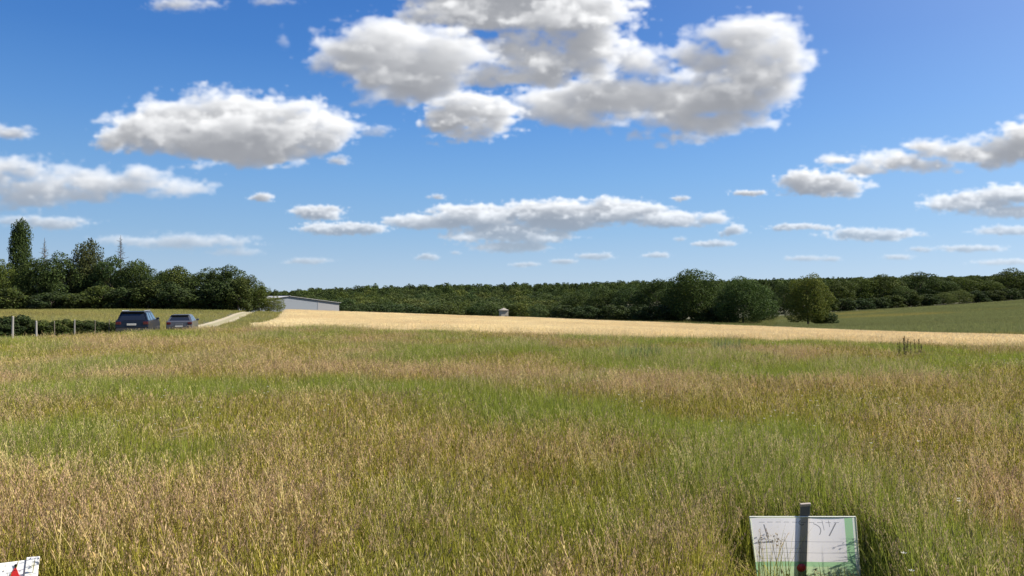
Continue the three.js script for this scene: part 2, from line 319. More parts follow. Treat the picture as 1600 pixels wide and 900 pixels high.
function leafTuft(seed, n, rad, hLo, hHi, w, c0, c1) {
  const t = new Tris(), R = rng(seed);
  for (let q = 0; q < n; q++) {
    const a = R() * 6.28, r = rad * Math.sqrt(R()), x = Math.cos(a) * r, z = Math.sin(a) * r, h = lerp(hLo, hHi, R()), lean = h * (0.05 + 0.55 * R() * R()), az = R() * 6.28, sa = az + 1.57 + (R() - 0.5);
    const c = mulc(mixc(c0, c1, R()), 0.75 + 0.5 * R()), ww = w * (0.6 + 0.8 * R()), side = [Math.cos(sa), Math.sin(sa)];
    t.ribbon([0, 0.4, 0.75, 1].map((k) => bend(x, z, h, lean, az, k)), [ww, ww * 0.9, ww * 0.55, 0], side, [c, c, c, c]);
  }
  return t.build();
}
function stalkTuft(seed, n, rad, hLo, hHi, kind, stem, head) {
  const t = new Tris(), R = rng(seed);
  for (let q = 0; q < n; q++) {
    const a = R() * 6.28, r = rad * Math.sqrt(R()), x = Math.cos(a) * r, z = Math.sin(a) * r, h = lerp(hLo, hHi, R()), lean = h * (0.08 + 0.35 * R() * R() + (kind === 'oat' ? 0.08 : 0)), az = R() * 6.28, sa = R() * 3.14;
    const cs = mulc(stem, 0.75 + 0.5 * R()), ch = mulc(mixc(head, stem, R() * 0.35), 0.7 + 0.6 * R()), w = 0.0036 + 0.0018 * R(), side = [Math.cos(sa), Math.sin(sa)];
    t.ribbon([0, 0.5, 0.8, 1].map((k) => bend(x, z, h, lean, az, k)), [w * 1.2, w, w * 0.8, w * 0.6], side, [cs, cs, mixc(cs, ch, 0.4), ch]);
    const tip = bend(x, z, h, lean, az, 1);
    if (kind === 'airy' || kind === 'oat') {                           // open panicle of small spikelets
      const cnt = kind === 'airy' ? 13 : 9, len = kind === 'airy' ? 0.16 : 0.2;
      for (let s = 0; s < cnt; s++) {
        const k = 1 - (s / cnt) * len / h, b = bend(x, z, h, lean, az, k), an = R() * 6.28, out = (kind === 'airy' ? 0.008 + 0.035 * (s / cnt) * R() : 0.01 + 0.035 * R()), dy = kind === 'oat' ? -0.02 * R() : 0.012 * R();
        const sx = kind === 'airy' ? 0.0035 : 0.0042, sy = kind === 'airy' ? 0.011 : 0.016, cc = mulc(ch, 0.75 + 0.5 * R()), d = R() * 6.28, tl = (R() - 0.5) * 0.9;
        t.diamond(b[0] + Math.cos(an) * out, b[1] + dy, b[2] + Math.sin(an) * out, Math.cos(an) * sy * Math.sin(tl), sy * Math.cos(tl), Math.sin(an) * sy * Math.sin(tl), Math.cos(d) * sx, 0, Math.sin(d) * sx, cc);
      }
    } else {                                                           // dense soft spike
      const len = kind === 'soft' ? 0.05 + 0.05 * R() : 0.09 + 0.06 * R(), rw = kind === 'soft' ? 0.0085 : 0.0042;
      const b0 = bend(x, z, h, lean, az, 1 - len / h), mid = bend(x, z, h, lean, az, 1 - 0.5 * len / h);
      for (let s = 0; s < 3; s++) { const d = s * 1.05 + R(); t.diamond(mid[0], mid[1], mid[2], (tip[0] - b0[0]) / 2, (tip[1] - b0[1]) / 2, (tip[2] - b0[2]) / 2, Math.cos(d) * rw, 0, Math.sin(d) * rw, mulc(ch, 0.8 + 0.4 * R())); }
    }
  }
  return t.build();
}
const grassMaterial = leafy(0.45), dryMaterial = leafy(0.36);
{
  const green = [0.165, 0.195, 0.03], lime = [0.38, 0.375, 0.06], stem = [0.41, 0.375, 0.08], straw = [0.48, 0.41, 0.18], pink = [0.385, 0.27, 0.185], pale = [0.46, 0.38, 0.24], olive = [0.39, 0.38, 0.075];
  const kinds = [
    ['meadow_grass', [1, 2].map((s) => leafTuft(40 + s, 42, 0.17, 0.28, 0.76, 0.0068, green, lime)), grassMaterial, 'narrow green leaf blades filling the tall meadow in the foreground'],
    ['seed_grass', [1, 2].map((s) => stalkTuft(50 + s, 10, 0.2, 0.5, 0.85, 'airy', stem, pink)), dryMaterial, 'pinkish brown airy seed heads across the tall meadow'],
    ['soft_grass', [1, 2].map((s) => stalkTuft(60 + s, 8, 0.18, 0.42, 0.75, 'soft', stem, pale)), dryMaterial, 'pale velvety grass heads standing in the tall meadow'],
    ['oat_grass', [1].map((s) => stalkTuft(70 + s, 6, 0.2, 0.65, 0.95, 'oat', straw, straw)), dryMaterial, 'straw coloured drooping oat grass scattered in the meadow'],
    ['spike_grass', [1].map((s) => stalkTuft(80 + s, 14, 0.18, 0.4, 0.76, 'spike', olive, olive)), dryMaterial, 'thin yellow green grass spikes among the meadow blades'],
    ['broad_weeds', [1].map((s) => leafTuft(90 + s, 12, 0.16, 0.15, 0.42, 0.024, [0.075, 0.135, 0.035], [0.11, 0.16, 0.05])), grassMaterial, 'broad leaved dark green weeds low in the meadow'],
  ];
  const spots = kinds.map((k) => k[1].map(() => []));
  const R = rng(7);
  const place = (k, x, d, s, hs, c) => { const list = spots[k][Math.floor(R() * spots[k].length)]; list.push([x, ground(x, d) - 0.01, -d, R() * 6.28, s, hs, c[0], c[1], c[2], (R() - 0.5) * 0.16, (R() - 0.5) * 0.16]); };
  const trodden = (x, d) => 1 - 0.76 * Math.max(sstep(0.78, 0.46, Math.abs(x - 0.04 - 2.1 * Math.min(1, d / 5.4))) * sstep(6.3, 5.8, d), sstep(0.6, 0.3, Math.abs(x + 3.15 * Math.min(1, d / 4.7))) * sstep(5, 4.65, d));
  const step = (d) => d < 9 ? 0.105 : d < 16 ? 0.13 : d < 26 ? 0.165 : 0.21;
  for (let d = 2.6; d < 46; ) {
    const st = step(d), half = 0.735 * d + 5;
    for (let x0 = -half; x0 < half; x0 += st) {
      const x = x0 + (R() - 0.5) * st * 1.4, dd = d + (R() - 0.5) * st * 1.4, lim = meadowLimit(x);
      if (dd > lim + (fbm2(x / 1.5, dd / 1.5, 71) - 0.5) * 2.2) continue;
      if (trodden(x, dd) < 0.6 && R() < 0.7) continue;
      const big = fbm2(x / 6 + 9, dd / 5.6 + 3, 31), mid = fbm2(x / 2.1 + 5, dd / 2, 35), fine = noise2(x * 1.6, dd * 1.6, 38);
      const pinkness = clamp((big - 0.52) * 4 + (mid - 0.5) * 3.6 + 0.4, 0, 1), lush = clamp((fbm2(x / 2.6 + 77, dd / 2.8 + 20, 41) - 0.5) * 4 + 0.40 + 0.08 * sstep(-2, 8, x) + (noise2(x / 0.9, dd / 0.9, 47) - 0.5) * 0.5 + 0.2 * (fine - 0.5), 0, 1);
      const tr = trodden(x, dd), short = R() < 0.03 ? Math.max(tr, 0.85) : tr, sc = st / 0.115 * 0.5 + 0.5, hh = short * 0.86 + 0.34 * (mid - 0.4) + 0.12 * (R() - 0.5);
      const g = 0.8 + 0.4 * R();
      const warm = [1.08, 1.0, 0.9], cool = [0.88, 1.0, 0.95], t = mulc(mixc(warm, cool, lush), g);
      if (R() < 0.55 + 0.45 * lush) place(0, x, dd, sc, hh * (0.9 + 0.3 * lush), t);
      const r = R();
      const pTint = mulc(mixc([1.04, 0.98, 0.93], [0.9, 1.03, 0.92], lush * 0.7), 0.8 + 0.45 * R());
      if (r < 0.08 + 0.55 * pinkness) place(1, x, dd, sc, hh, pTint);
      else if (r < 0.36 + 0.4 * pinkness) place(2, x, dd, sc, hh, pTint);
      else place(4, x, dd, sc, hh, pTint);
      if (R() < 0.025 + 0.05 * (1 - lush)) place(3, x, dd, sc, hh * 0.95, pTint);
      if (R() < 0.02 + 0.22 * sstep(0.62, 0.9, lush) * (fine > 0.5 ? 1 : 0.3)) place(5, x, dd, sc, hh, t);
    }
    d += st;
  }
  const variety = [['', ' between the stalks'], ['', ', taller ones']];
  kinds.forEach((k, n) => k[1].forEach((g, v) => mass(k[0], g, k[2], spots[n][v], k[3] + (v ? variety[n % 2][1] : ''), 'grass')));
  console.log('meadow', spots.map((s) => s.map((q) => q.length).join('+')).join(' '));
  // scattered small white flowers
  const f = new Tris(), F = rng(5);
  for (let q = 0; q < 2; q++) { const x = (F() - 0.5) * 0.14, z = (F() - 0.5) * 0.1, h = 0.5 + 0.2 * F(); f.ribbon([[x, 0, z], [x, h, z]], [0.003, 0.003], [1, 0], [stem, stem]); for (let p = 0; p < 5; p++) { const a = p * 1.256; f.diamond(x + Math.cos(a) * 0.011, h, z + Math.sin(a) * 0.011, Math.cos(a) * 0.008, 0.004, Math.sin(a) * 0.008, -Math.sin(a) * 0.005, 0, Math.cos(a) * 0.005, [0.75, 0.73, 0.66]); } }
  const fl = []; for (let q = 0; q < 420; q++) { const d = 4 + 24 * F(), x = (F() - 0.42) * 1.4 * d, n = fbm2(x / 4, d / 4, 55); if (d < meadowLimit(x) - 1 && n > 0.5) fl.push([x, ground(x, d), -d, F() * 6.28, 1, 0.9 + 0.3 * F(), 1, 1, 1]); }
  mass('meadow_flowers', f.build(), grassMaterial, fl, 'tiny white flowers dotted through the tall meadow', 'flowers');
}

// ------------------------------------------------------------------ ripe wheat
{
  const ear = (seed, n, rad) => {
    const t = new Tris(), R = rng(seed);
    for (let q = 0; q < n; q++) {
      const x = (R() - 0.5) * 2 * rad, z = (R() - 0.5) * 2 * rad, h = 0.66 + 0.12 * R(), a = R() * 6.28, l = 0.05 + 0.07 * R(), dx = Math.cos(a) * l, dz = Math.sin(a) * l, s = R() * 3.14;
      const c = mulc([0.72, 0.61, 0.38], 0.85 + 0.3 * R());
      t.ribbon([[x, 0, z], [x + dx * 0.3, h * 0.6, z + dz * 0.3], [x + dx, h, z + dz]], [0.006, 0.006, 0.005], [Math.cos(s), Math.sin(s)], [c, c, c]);
      for (let k = 0; k < 2; k++) t.diamond(x + dx * 1.3, h + 0.035, z + dz * 1.3, dx * 0.5, 0.05, dz * 0.5, Math.cos(s + k * 1.5) * 0.009, 0, Math.sin(s + k * 1.5) * 0.009, mulc([0.77, 0.66, 0.42], 0.85 + 0.3 * R()));
      if (R() < 0.5) t.ribbon([[x, h * 0.3, z], [x + Math.cos(s) * 0.12, h * 0.5, z + Math.sin(s) * 0.12], [x + Math.cos(s) * 0.2, h * 0.36, z + Math.sin(s) * 0.2]], [0.012, 0.01, 0], [-Math.sin(s), Math.cos(s)], [c, c, c]);
    }
    return t.build();
  };
  const near = [[], []], far = [[]], R = rng(19);
  const put = (list, x, d, s, hs) => {
    const n = fbm2(x / 7 + 3, d / 14 + 8, 61), m = noise2(x / 1.2, d / 3, 63), k = 0.82 + 0.24 * n + 0.14 * m + 0.1 * R(), g = mixc([1.04, 0.98, 0.9], [0.98, 1.02, 1.04], n);
    list.push([x, ground(x, d), -d, R() * 6.28, s, hs * (0.94 + 0.14 * n), k * g[0], k * g[1], k * g[2]]);
  };
  const tram = (x, d) => { const q = ((x + 5.9 + 0.25 * (d - 38.7)) % 24 + 36) % 24 - 12; return Math.abs(Math.abs(q) - 0.95) < 0.4; };
  for (let d = 18; d < 62; d += 0.42) for (let x = -30; x < 34; x += 0.42) { const X = x + (R() - 0.5) * 0.3, D = d + (R() - 0.5) * 0.3; if (inside(wheatPoly, X, D) && !tram(X, D) && Math.abs(X) < 0.75 * D + 3) put(near[R() < 0.5 ? 0 : 1], X, D, 1, 1); }
  for (let d = 60; d < 176; d += 0.85) for (let x = -54; x < 30; x += 0.85) { const X = x + (R() - 0.5) * 0.5, D = d + (R() - 0.5) * 0.5; if (D > 60 && inside(wheatPoly, X, D) && !tram(X, D)) put(far[0], X, D, 1, 1); }
  mass('wheat', ear(1, 34, 0.27), dryMaterial, near[0], 'ripe golden wheat in the near part of the field', 'wheat');
  mass('wheat', ear(2, 34, 0.27), dryMaterial, near[1], 'ripe golden wheat mixed through the near part of the field', 'wheat');
  mass('wheat', ear(3, 90, 0.5), dryMaterial, far[0], 'ripe golden wheat in the far part of the field', 'wheat');
  console.log('wheat', near[0].length * 2, far[0].length);
}
// green crop on the rising field, rough grass beside the track and under the trees
{
  const R = rng(23), crop = [], rough = [], verge = [], tuftA = leafTuft(101, 60, 0.55, 0.3, 0.5, 0.016, [0.165, 0.18, 0.055], [0.245, 0.22, 0.085]), tuftB = leafTuft(102, 70, 0.6, 0.12, 0.42, 0.014, [0.22, 0.21, 0.06], [0.36, 0.31, 0.12]), tuftC = leafTuft(103, 40, 0.3, 0.4, 0.85, 0.012, [0.11, 0.14, 0.035], [0.24, 0.2, 0.08]);
  for (let d = 22; d < 246; d += 1) for (let x = 22; x < 190; x += 1) {
    const X = x + (R() - 0.5), D = d + (R() - 0.5); if (!inside(cropPoly, X, D) || X > 0.75 * D + 8) continue;
    const n = fbm2(X / 30, D / 9 + 4, 81), m = sstep(0.52, 0.7, fbm2(X / 40 + 9, D / 12, 83)), k = 0.8 + 0.4 * n, t = mixc([0.9, 1, 1.0], [1.4, 1.2, 0.9], m * 0.7);
    crop.push([X, ground(X, D), -D, R() * 6.28, 1.2, 0.8 + 0.3 * R(), k * t[0], k * t[1], k * t[2]]);
  }
  for (let d = 22; d < 168; d += d < 70 ? 0.75 : 1.15) for (let x = -0.75 * d - 8; x < 4; x += d < 70 ? 0.75 : 1.15) {
    const X = x + (R() - 0.5) * 0.9, D = d + (R() - 0.5) * 0.9;
    if (D < meadowLimit(X) - 0.3 || inside(wheatPoly, X, D) || Math.abs(X - trackX(D)) < 1.35 || X > trackX(D) + 9) continue;
    const mown = D < 49 && X < trackX(D) - 2.5, n = fbm2(X / 8, D / 8, 91), k = 0.8 + 0.4 * n, t = mown ? [0.62, 0.86, 0.8] : mixc([1.1, 1.0, 0.85], [0.85, 1.02, 0.85], fbm2(X / 12 + 5, D / 6, 93));
    rough.push([X, ground(X, D), -D, R() * 6.28, 1, mown ? 0.38 : 0.8 + 0.5 * R(), k * t[0], k * t[1], k * t[2]]);
  }
  const edge = [[34, 21], [31.2, 30], [27.8, 40], [25.4, 55], [24.6, 80], [19.6, 110], [0.5, 153], [-35, 174.5]];
  for (let k = 0; k < edge.length - 1; k++) { const L = Math.hypot(edge[k + 1][0] - edge[k][0], edge[k + 1][1] - edge[k][1]); for (let q = 0; q < L * 5; q++) { const t = R(), X = lerp(edge[k][0], edge[k + 1][0], t) + 0.3 + R() * 1.2, D = lerp(edge[k][1], edge[k + 1][1], t) + R() * 0.8; verge.push([X, ground(X, D), -D, R() * 6.28, 1, 0.6 + 0.4 * R(), 0.9, 1, 0.9]); } }
  for (let d = 80; d < 196; d += 1.1) for (let x = 0.1 * d; x < 0.45 * d; x += 1.1) { const X = x + (R() - 0.5), D = d + (R() - 0.5); if (inside(wheatPoly, X, D) || inside(cropPoly, X, D)) continue; verge.push([X, ground(X, D), -D, R() * 6.28, 1.7, 0.5 + 0.4 * R(), 0.95, 1, 0.9]); }
  mass('green_crop', tuftA, grassMaterial, crop, 'green cereal crop on the rising field beyond the wheat', 'crop');
  mass('rough_grass', tuftB, dryMaterial, rough, 'yellowing rough grass beside the track and the dark trees', 'grass');
  mass('verge_grass', tuftC, grassMaterial, verge, 'taller grass along the far margin of the wheat', 'grass');
  console.log('crop', crop.length, rough.length, verge.length);
}

// ------------------------------------------------------------------ trees
function crownGeometry(seed, o = {}) {                                 // unit crown: height 1 from the ground, half width about 0.5
  const { low = 0.04, leaves = 9500, size = 0.024, lobes = 22, shape = 'round', c0 = [0.03, 0.054, 0.012], c1 = [0.075, 0.10, 0.02] } = o;
  const t = new Tris(), R = rng(seed), L = [];
  const prof = (k) => shape === 'poplar' ? 0.24 * (k < 0.55 ? 1 : 1 - 0.35 * sstep(0.55, 1, k)) : shape === 'cone' ? 0.48 * Math.pow(1 - k, 0.6) + 0.05 : 0.47 * Math.pow(Math.max(0, 1 - Math.pow(Math.abs(k - 0.42) / 0.6, 2.3)), 0.55);
  for (let q = 0; q < lobes; q++) {
    const k = (q + 0.3 + 0.5 * R()) / lobes, w = prof(k), a = q * 2.399 + R() * 0.8, rr = w * (0.45 + 0.3 * R()), s = shape === 'poplar' ? 0.10 + 0.05 * R() : (shape === 'cone' ? 0.55 * w + 0.035 : 0.13 + 0.10 * R()) * (k > 0.86 ? 0.72 : 1);
    L.push([Math.cos(a) * rr, low + (1 - low) * (0.07 + 0.86 * k) + (R() - 0.5) * 0.04, Math.sin(a) * rr, s, 0.75 + 0.5 * R()]);
  }
  const total = L.reduce((s, l) => s + l[3] * l[3], 0);
  for (const l of L) {
    const n = Math.round(leaves * l[3] * l[3] / total);
    for (let q = 0; q < n; q++) {
      const u = R() * 2 - 1, a = R() * 6.28, s = Math.sqrt(1 - u * u), dir = [s * Math.cos(a), u, s * Math.sin(a)], bump = 0.72 + 0.5 * noise2(dir[0] * 3 + l[0] * 9 + 20, dir[1] * 3 + dir[2] * 2.3 + 20, seed), r = l[3] * bump * (0.62 + 0.42 * Math.sqrt(R()));
      const x = l[0] + dir[0] * r, y = Math.max(0.01, l[1] + dir[1] * r * 0.85), z = l[2] + dir[2] * r;
      const e = new THREE.Vector3(R() - 0.5, R() - 0.5, R() - 0.5).normalize(), nrm = new THREE.Vector3(...dir).multiplyScalar(1.0).add(e).normalize(), A = new THREE.Vector3(R() - 0.5, R() - 0.5, R() - 0.5).cross(nrm).normalize(), B = nrm.clone().cross(A);
      const sz = size * (0.5 + 0.8 * R()), w = sz * (0.55 + 0.35 * R()), c = mulc(mixc(c0, c1, R() * l[4]), 0.8 + 0.4 * R());
      t.diamond(x, y, z, A.x * sz * 0.6, A.y * sz * 0.6, A.z * sz * 0.6, B.x * w * 0.6, B.y * w * 0.6, B.z * w * 0.6, c);
    }
  }
  let top = 0, wide = 0; for (let i = 0; i < t.p.length; i += 3) { top = Math.max(top, t.p[i + 1]); wide = Math.max(wide, Math.abs(t.p[i]), Math.abs(t.p[i + 2])); }
  const ky = 1 / top, kx = (shape === 'poplar' ? 0.25 : 0.5) / wide; for (let i = 0; i < t.p.length; i += 3) { t.p[i] *= kx; t.p[i + 1] *= ky; t.p[i + 2] *= kx; }
  return t.build();
}
function trunkGeometry(seed, top = 0.7, r = 0.022, reach = 1) {                   // tapered trunk with limbs
  const R = rng(seed), gs = [];
  const limb = (a, b, r0, r1) => { const A = new THREE.Vector3(...a), B = new THREE.Vector3(...b), g = new THREE.CylinderGeometry(r1, r0, A.distanceTo(B), 6, 1); g.translate(0, A.distanceTo(B) / 2, 0); g.applyQuaternion(new THREE.Quaternion().setFromUnitVectors(new THREE.Vector3(0, 1, 0), B.clone().sub(A).normalize())); g.translate(A.x, A.y, A.z); gs.push(g); };
  const mid = [(R() - 0.5) * 0.04, top * 0.5, (R() - 0.5) * 0.04];
  limb([0, -0.03, 0], mid, r, r * 0.75); limb(mid, [mid[0] * 1.5, top, mid[2] * 1.5], r * 0.75, r * 0.2);
  for (let q = 0; q < 7; q++) { const k = 0.2 + 0.55 * q / 7, a = q * 2.4 + R(), l = (0.18 + 0.14 * R()) * reach; limb([mid[0] * k, top * k + 0.08, mid[2] * k], [Math.cos(a) * l, top * k + 0.08 + l * 0.75, Math.sin(a) * l], r * 0.45, r * 0.1); }
  return mergeGeometries(gs);
}
const crownMaterials = [[1, 1, 1], [1, 1, 1], [0.8, 0.86, 0.9], [1.2, 1.08, 0.9], [0.9, 1, 1.15], [1.3, 1.2, 0.9]].map((c) => { const m = leafy(0.3); m.color.setRGB(...c); return m; }), crownMaterial = crownMaterials[0];
const bark = std(0.10, 0.08, 0.06, 1);
const oak = [1, 2, 3, 4, 5].map((s) => ({ crown: crownGeometry(200 + s, { lobes: 14 + s * 2, leaves: 14000 }), trunk: trunkGeometry(300 + s) }));
const light = [1, 2].map((s) => ({ crown: crownGeometry(220 + s, { c0: [0.055, 0.085, 0.018], c1: [0.13, 0.145, 0.032], lobes: 20, leaves: 7500, size: 0.026 }), trunk: trunkGeometry(320 + s) }));
const fine = [1, 2, 3].map((s) => ({ crown: crownGeometry(240 + s, { lobes: 30, leaves: 26000, size: 0.02, low: s === 3 ? 0.1 : 0.04, c0: s === 3 ? [0.05, 0.08, 0.014] : [0.036, 0.066, 0.013], c1: s === 3 ? [0.125, 0.15, 0.028] : [0.09, 0.12, 0.022] }), trunk: trunkGeometry(340 + s) }));
const poplarKind = { crown: crownGeometry(260, { shape: 'poplar', lobes: 44, leaves: 26000, size: 0.018, low: 0.02 }), trunk: trunkGeometry(360, 0.9, 0.014, 0.3) };
const spruceKind = { crown: crownGeometry(270, { shape: 'cone', lobes: 34, leaves: 26000, size: 0.022, low: 0.02, c0: [0.03, 0.045, 0.018], c1: [0.06, 0.07, 0.026] }), trunk: trunkGeometry(370, 0.95, 0.016, 0.3) };
const bushKind = [1, 2, 3].map((s) => ({ crown: crownGeometry(280 + s, { lobes: 16, leaves: 4600, size: 0.05, low: 0.0, c0: [0.024, 0.044, 0.01], c1: [0.06, 0.08, 0.018] }), trunk: trunkGeometry(380 + s, 0.6, 0.03) }));
const small = [1, 2, 3, 4].map((s) => ({ crown: crownGeometry(440 + s, { lobes: 12 + 2 * s, leaves: 3600, size: 0.04 }), trunk: trunkGeometry(460 + s) }));
const paleSmall = [1, 2].map((s) => ({ crown: crownGeometry(450 + s, { lobes: 14, leaves: 3600, size: 0.04, c0: [0.05, 0.08, 0.02], c1: [0.11, 0.13, 0.032] }), trunk: trunkGeometry(470 + s) }));
const T = rng(31), nth = ['first', 'second', 'third', 'fourth', 'fifth', 'sixth', 'seventh', 'eighth', 'ninth', 'tenth', 'eleventh', 'twelfth', 'thirteenth', 'fourteenth'], counted = {}, count = (k) => nth[counted[k] = (counted[k] ?? -1) + 1];
function tree(name, kind, [x, d], height, width, label, category, group) {
  const o = thing(name, label, category, [x, ground(x, d) - 0.06, -d], T() * 6.28, group);
  const c = part('crown', kind.crown, crownMaterials[Math.floor(T() * 6)], o); c.scale.set(width, height, width * (0.9 + 0.2 * T()));
  const t = part('trunk', kind.trunk, bark, o); t.scale.set(Math.min(width, height), height, Math.min(width, height));
  return o;
}
const seen = (name, kind, px, top, d, wpx, label, category, group) => {  // a tree whose top shows at (px, top) from the road
  const x = (px - 800) / FOCAL * d, h = EYE + (HORIZON - top) / FOCAL * d - ground(x, d) + 0.06;
  return tree(name, kind, [x, d], h, wpx / FOCAL * d, label, category, group);
};
{
  // row of dark trees to the left of the track
  const row = [[-75, 405, 152, 90], [-35, 412, 150, 70], [2, 404, 152, 60], [58, 400, 153, 62], [100, 391, 155, 72], [172, 397, 156, 66], [214, 403, 156, 64], [246, 419, 154, 56], [276, 413, 156, 62], [318, 416, 156, 66], [356, 412, 157, 70], [388, 428, 156, 52], [405, 444, 154, 44]];
  const words = ['cut by the photo\'s left edge', 'beside the photo\'s left edge', 'just left of the poplar', 'just right of the poplar', 'left of the spruce', 'right of the spruce', 'second right of the spruce', 'above the taller car', 'above the smaller car', 'right above the smaller car', 'with the broadest dome', 'second from its end', 'lowest, at its end'];
  row.forEach(([px, top, d, w], k) => seen('broadleaf_tree', oak[k % 5], px, top, d, w * 1.15, 'dark tree in the row by the track, ' + words[k], 'tree', 'dark trees in the row by the track'));
  seen('poplar_tree', poplarKind, 31, 339, 158, 78, 'tall narrow poplar rising above the dark tree row', 'tree');
  seen('spruce_tree', spruceKind, 139, 371, 158, 100, 'dark pointed spruce standing above the tree row', 'tree');
  for (const [px, w] of [[-50, 60], [20, 62], [80, 58], [125, 60], [160, 58], [195, 58], [232, 54], [262, 54], [296, 54], [338, 54], [372, 50]]) seen('understorey_bush', bushKind[Math.floor(T() * 3)], px, 434 + 26 * T(), 147 + 3 * T(), w * 1.25, count('under') + ' dark shrub from the left at the foot of the tree row by the track', 'shrub', 'shrubs at the foot of the dark tree row');
  for (const [px, top, w] of [[20, 415, 80], [85, 415, 80], [150, 410, 84], [200, 415, 80], [262, 424, 80], [300, 425, 80], [345, 424, 80]]) seen('broadleaf_tree', oak[Math.floor(T() * 5)], px, top, 170 + 6 * T(), w, count('behind') + ' half hidden tree from the left behind the front tree row by the track', 'tree', 'half hidden trees behind the dark row');
  seen('round_bush', light[0], 428, 461, 152, 42, 'yellow green rounded bush at the end of the dark tree row', 'bush');
  // nearly bare conifers poking over the row
  [[69, 371, 'nearly bare conifer top poking up between poplar and spruce'], [188, 367, 'nearly bare conifer spire just right of the spruce']].forEach(([px, top, label], n) => {
    const d = 166, x = (px - 800) / FOCAL * d, h = EYE + (HORIZON - top) / FOCAL * d - ground(x, d), o = thing('bare_conifer', label, 'tree', [x, ground(x, d) - 0.05, -d], 0, 'bare conifers'), R = rng(410 + n);
    const tg = new THREE.CylinderGeometry(0.03, 0.17, h, 7); tg.translate(0, h / 2, 0); part('trunk', tg, bark, o);
    for (let q = 0; q < 16; q++) { const y = h * (0.62 + 0.36 * q / 16), l = (1.9 - 1.3 * q / 16) * (0.5 + 0.7 * R()), g = new THREE.CylinderGeometry(0.02, 0.06, l, 5); g.translate(0, l / 2, 0); g.rotateZ(-1.45 + 0.3 * R()); g.rotateY(q * 2.2 + R()); g.translate(0, y, 0); part('branch', g, bark, o); }
    const needles = crownGeometry(420 + n, { shape: 'cone', lobes: 12, leaves: 500, size: 0.05, c0: [0.08, 0.075, 0.05], c1: [0.12, 0.10, 0.07] }); needles.scale(1.7, h * 0.36, 1.7); needles.translate(0, h * 0.62, 0); part('crown', needles, crownMaterial, o);
  });
  // trees beyond the wheat, towards the right
  seen('domed_tree', fine[0], 1081, 419, 150, 100, 'tall domed tree, the highest crown beyond the wheat', 'tree');
  seen('broad_tree', fine[1], 1161, 431, 142, 108, 'broad rounded tree right of the tall domed tree', 'tree');
  seen('lone_tree', fine[2], 1263, 425, 125, 84, 'lone tree standing free at the corner of the green field', 'tree');
  seen('low_bush', bushKind[1], 1290, 486, 126, 44, 'low bush at the right foot of the lone tree', 'bush');
  [[905, 452, 185, 60], [945, 446, 178, 70], [985, 442, 172, 74], [1025, 434, 165, 72], [1055, 446, 158, 60], [1115, 446, 156, 60], [1195, 450, 160, 46]].forEach(([px, top, d, w], k) => seen('field_edge_tree', oak[(k + 2) % 5], px, top, d, w * 1.15, 'dark bushy tree at the wheat edge, ' + ['first left of the hollow', 'second from the hollow', 'third from the hollow', 'just left of the tall domed tree', 'at the left foot of the tall domed tree', 'between the domed and the broad tree', 'right behind the broad tree'][k], 'tree', 'dark trees at the wheat edge'));
  for (const px of [880, 920, 960, 1000, 1040, 1100, 1130]) seen('edge_shrub', bushKind[Math.floor(T() * 3)], px, 474 + 5 * T(), 160 - (px - 880) * 0.06, 62, count('edge') + ' low dark shrub from the left along the far edge of the wheat', 'shrub', 'low shrubs along the wheat edge');
  // row above the rising green field
  const right = [[1225, 440, 215, 56], [1310, 436, 222, 60], [1345, 433, 228, 60], [1380, 427, 230, 66], [1412, 446, 222, 44], [1438, 423, 240, 66], [1475, 437, 240, 56], [1510, 430, 246, 60], [1545, 437, 244, 50], [1578, 417, 250, 66], [1618, 422, 252, 70], [1660, 418, 256, 80]];
  const rw = ['behind the lone tree\'s left side', 'just right of the lone tree', 'second right of the lone tree', 'with a dark knobbly top', 'lower and lighter than its neighbours', 'with a tall rounded head', 'right of the tall rounded head', 'with a small spire on top', 'in the dip before the last big tree', 'tallest near the photo\'s right edge', 'cut by the photo\'s right edge', 'beyond the photo\'s right edge'];
  right.forEach(([px, top, d, w], k) => seen('hillside_tree', (k === 4 ? light[1] : oak[k % 5]), px, top, d, w * 1.2, 'tree in the row above the green field, ' + rw[k], 'tree', 'trees above the green field'));
  for (let px = 1290; px < 1640; px += 26) { const d = 205 + (px - 1290) * 0.12; seen('hillside_shrub', T() < 0.3 ? light[0] : bushKind[Math.floor(T() * 3)], px + 8 * T(), 468 - (px - 1290) * 0.043 - 8 * T(), d, 46, count('hill') + ' low shrub from the left at the top of the green field', 'shrub', 'shrubs at the top of the green field'); }
  // the wood on the far slope: its nearer trees one by one, the rest as a mass
  const W = rng(77), front = [], topAt = (px) => px < 520 ? lerp(456, 450, (px - 430) / 90) : px < 600 ? lerp(450, 444, (px - 520) / 80) : px < 900 ? 444 : 441;
  for (let r = 0; r < 6; r++) for (let px = 470 + 13 * (r % 2); px < 930; px += 23) {
    const d = 225 + r * 38 + 18 * W(), p = px + 12 * (W() - 0.5), top = lerp(474, topAt(p) + 7, (r + 0.7 * W()) / 5.6) - 5 * W() * W(), w = lerp(58, 32, r / 5) * (0.7 + 0.75 * W());
    front.push([p, top, d, w]);
  }
  front.forEach(([px, top, d, w]) => { if (px < 540 && d < 300) return; const q = W(); seen('woodland_tree', q < 0.3 ? paleSmall[q < 0.15 ? 0 : 1] : small[Math.floor(W() * 4)], px, top, d, w, 'broadleaf tree of the dark wood on the slope beyond the wheat', 'tree', 'trees of the wood beyond the wheat'); });
  const woods = [[], []];
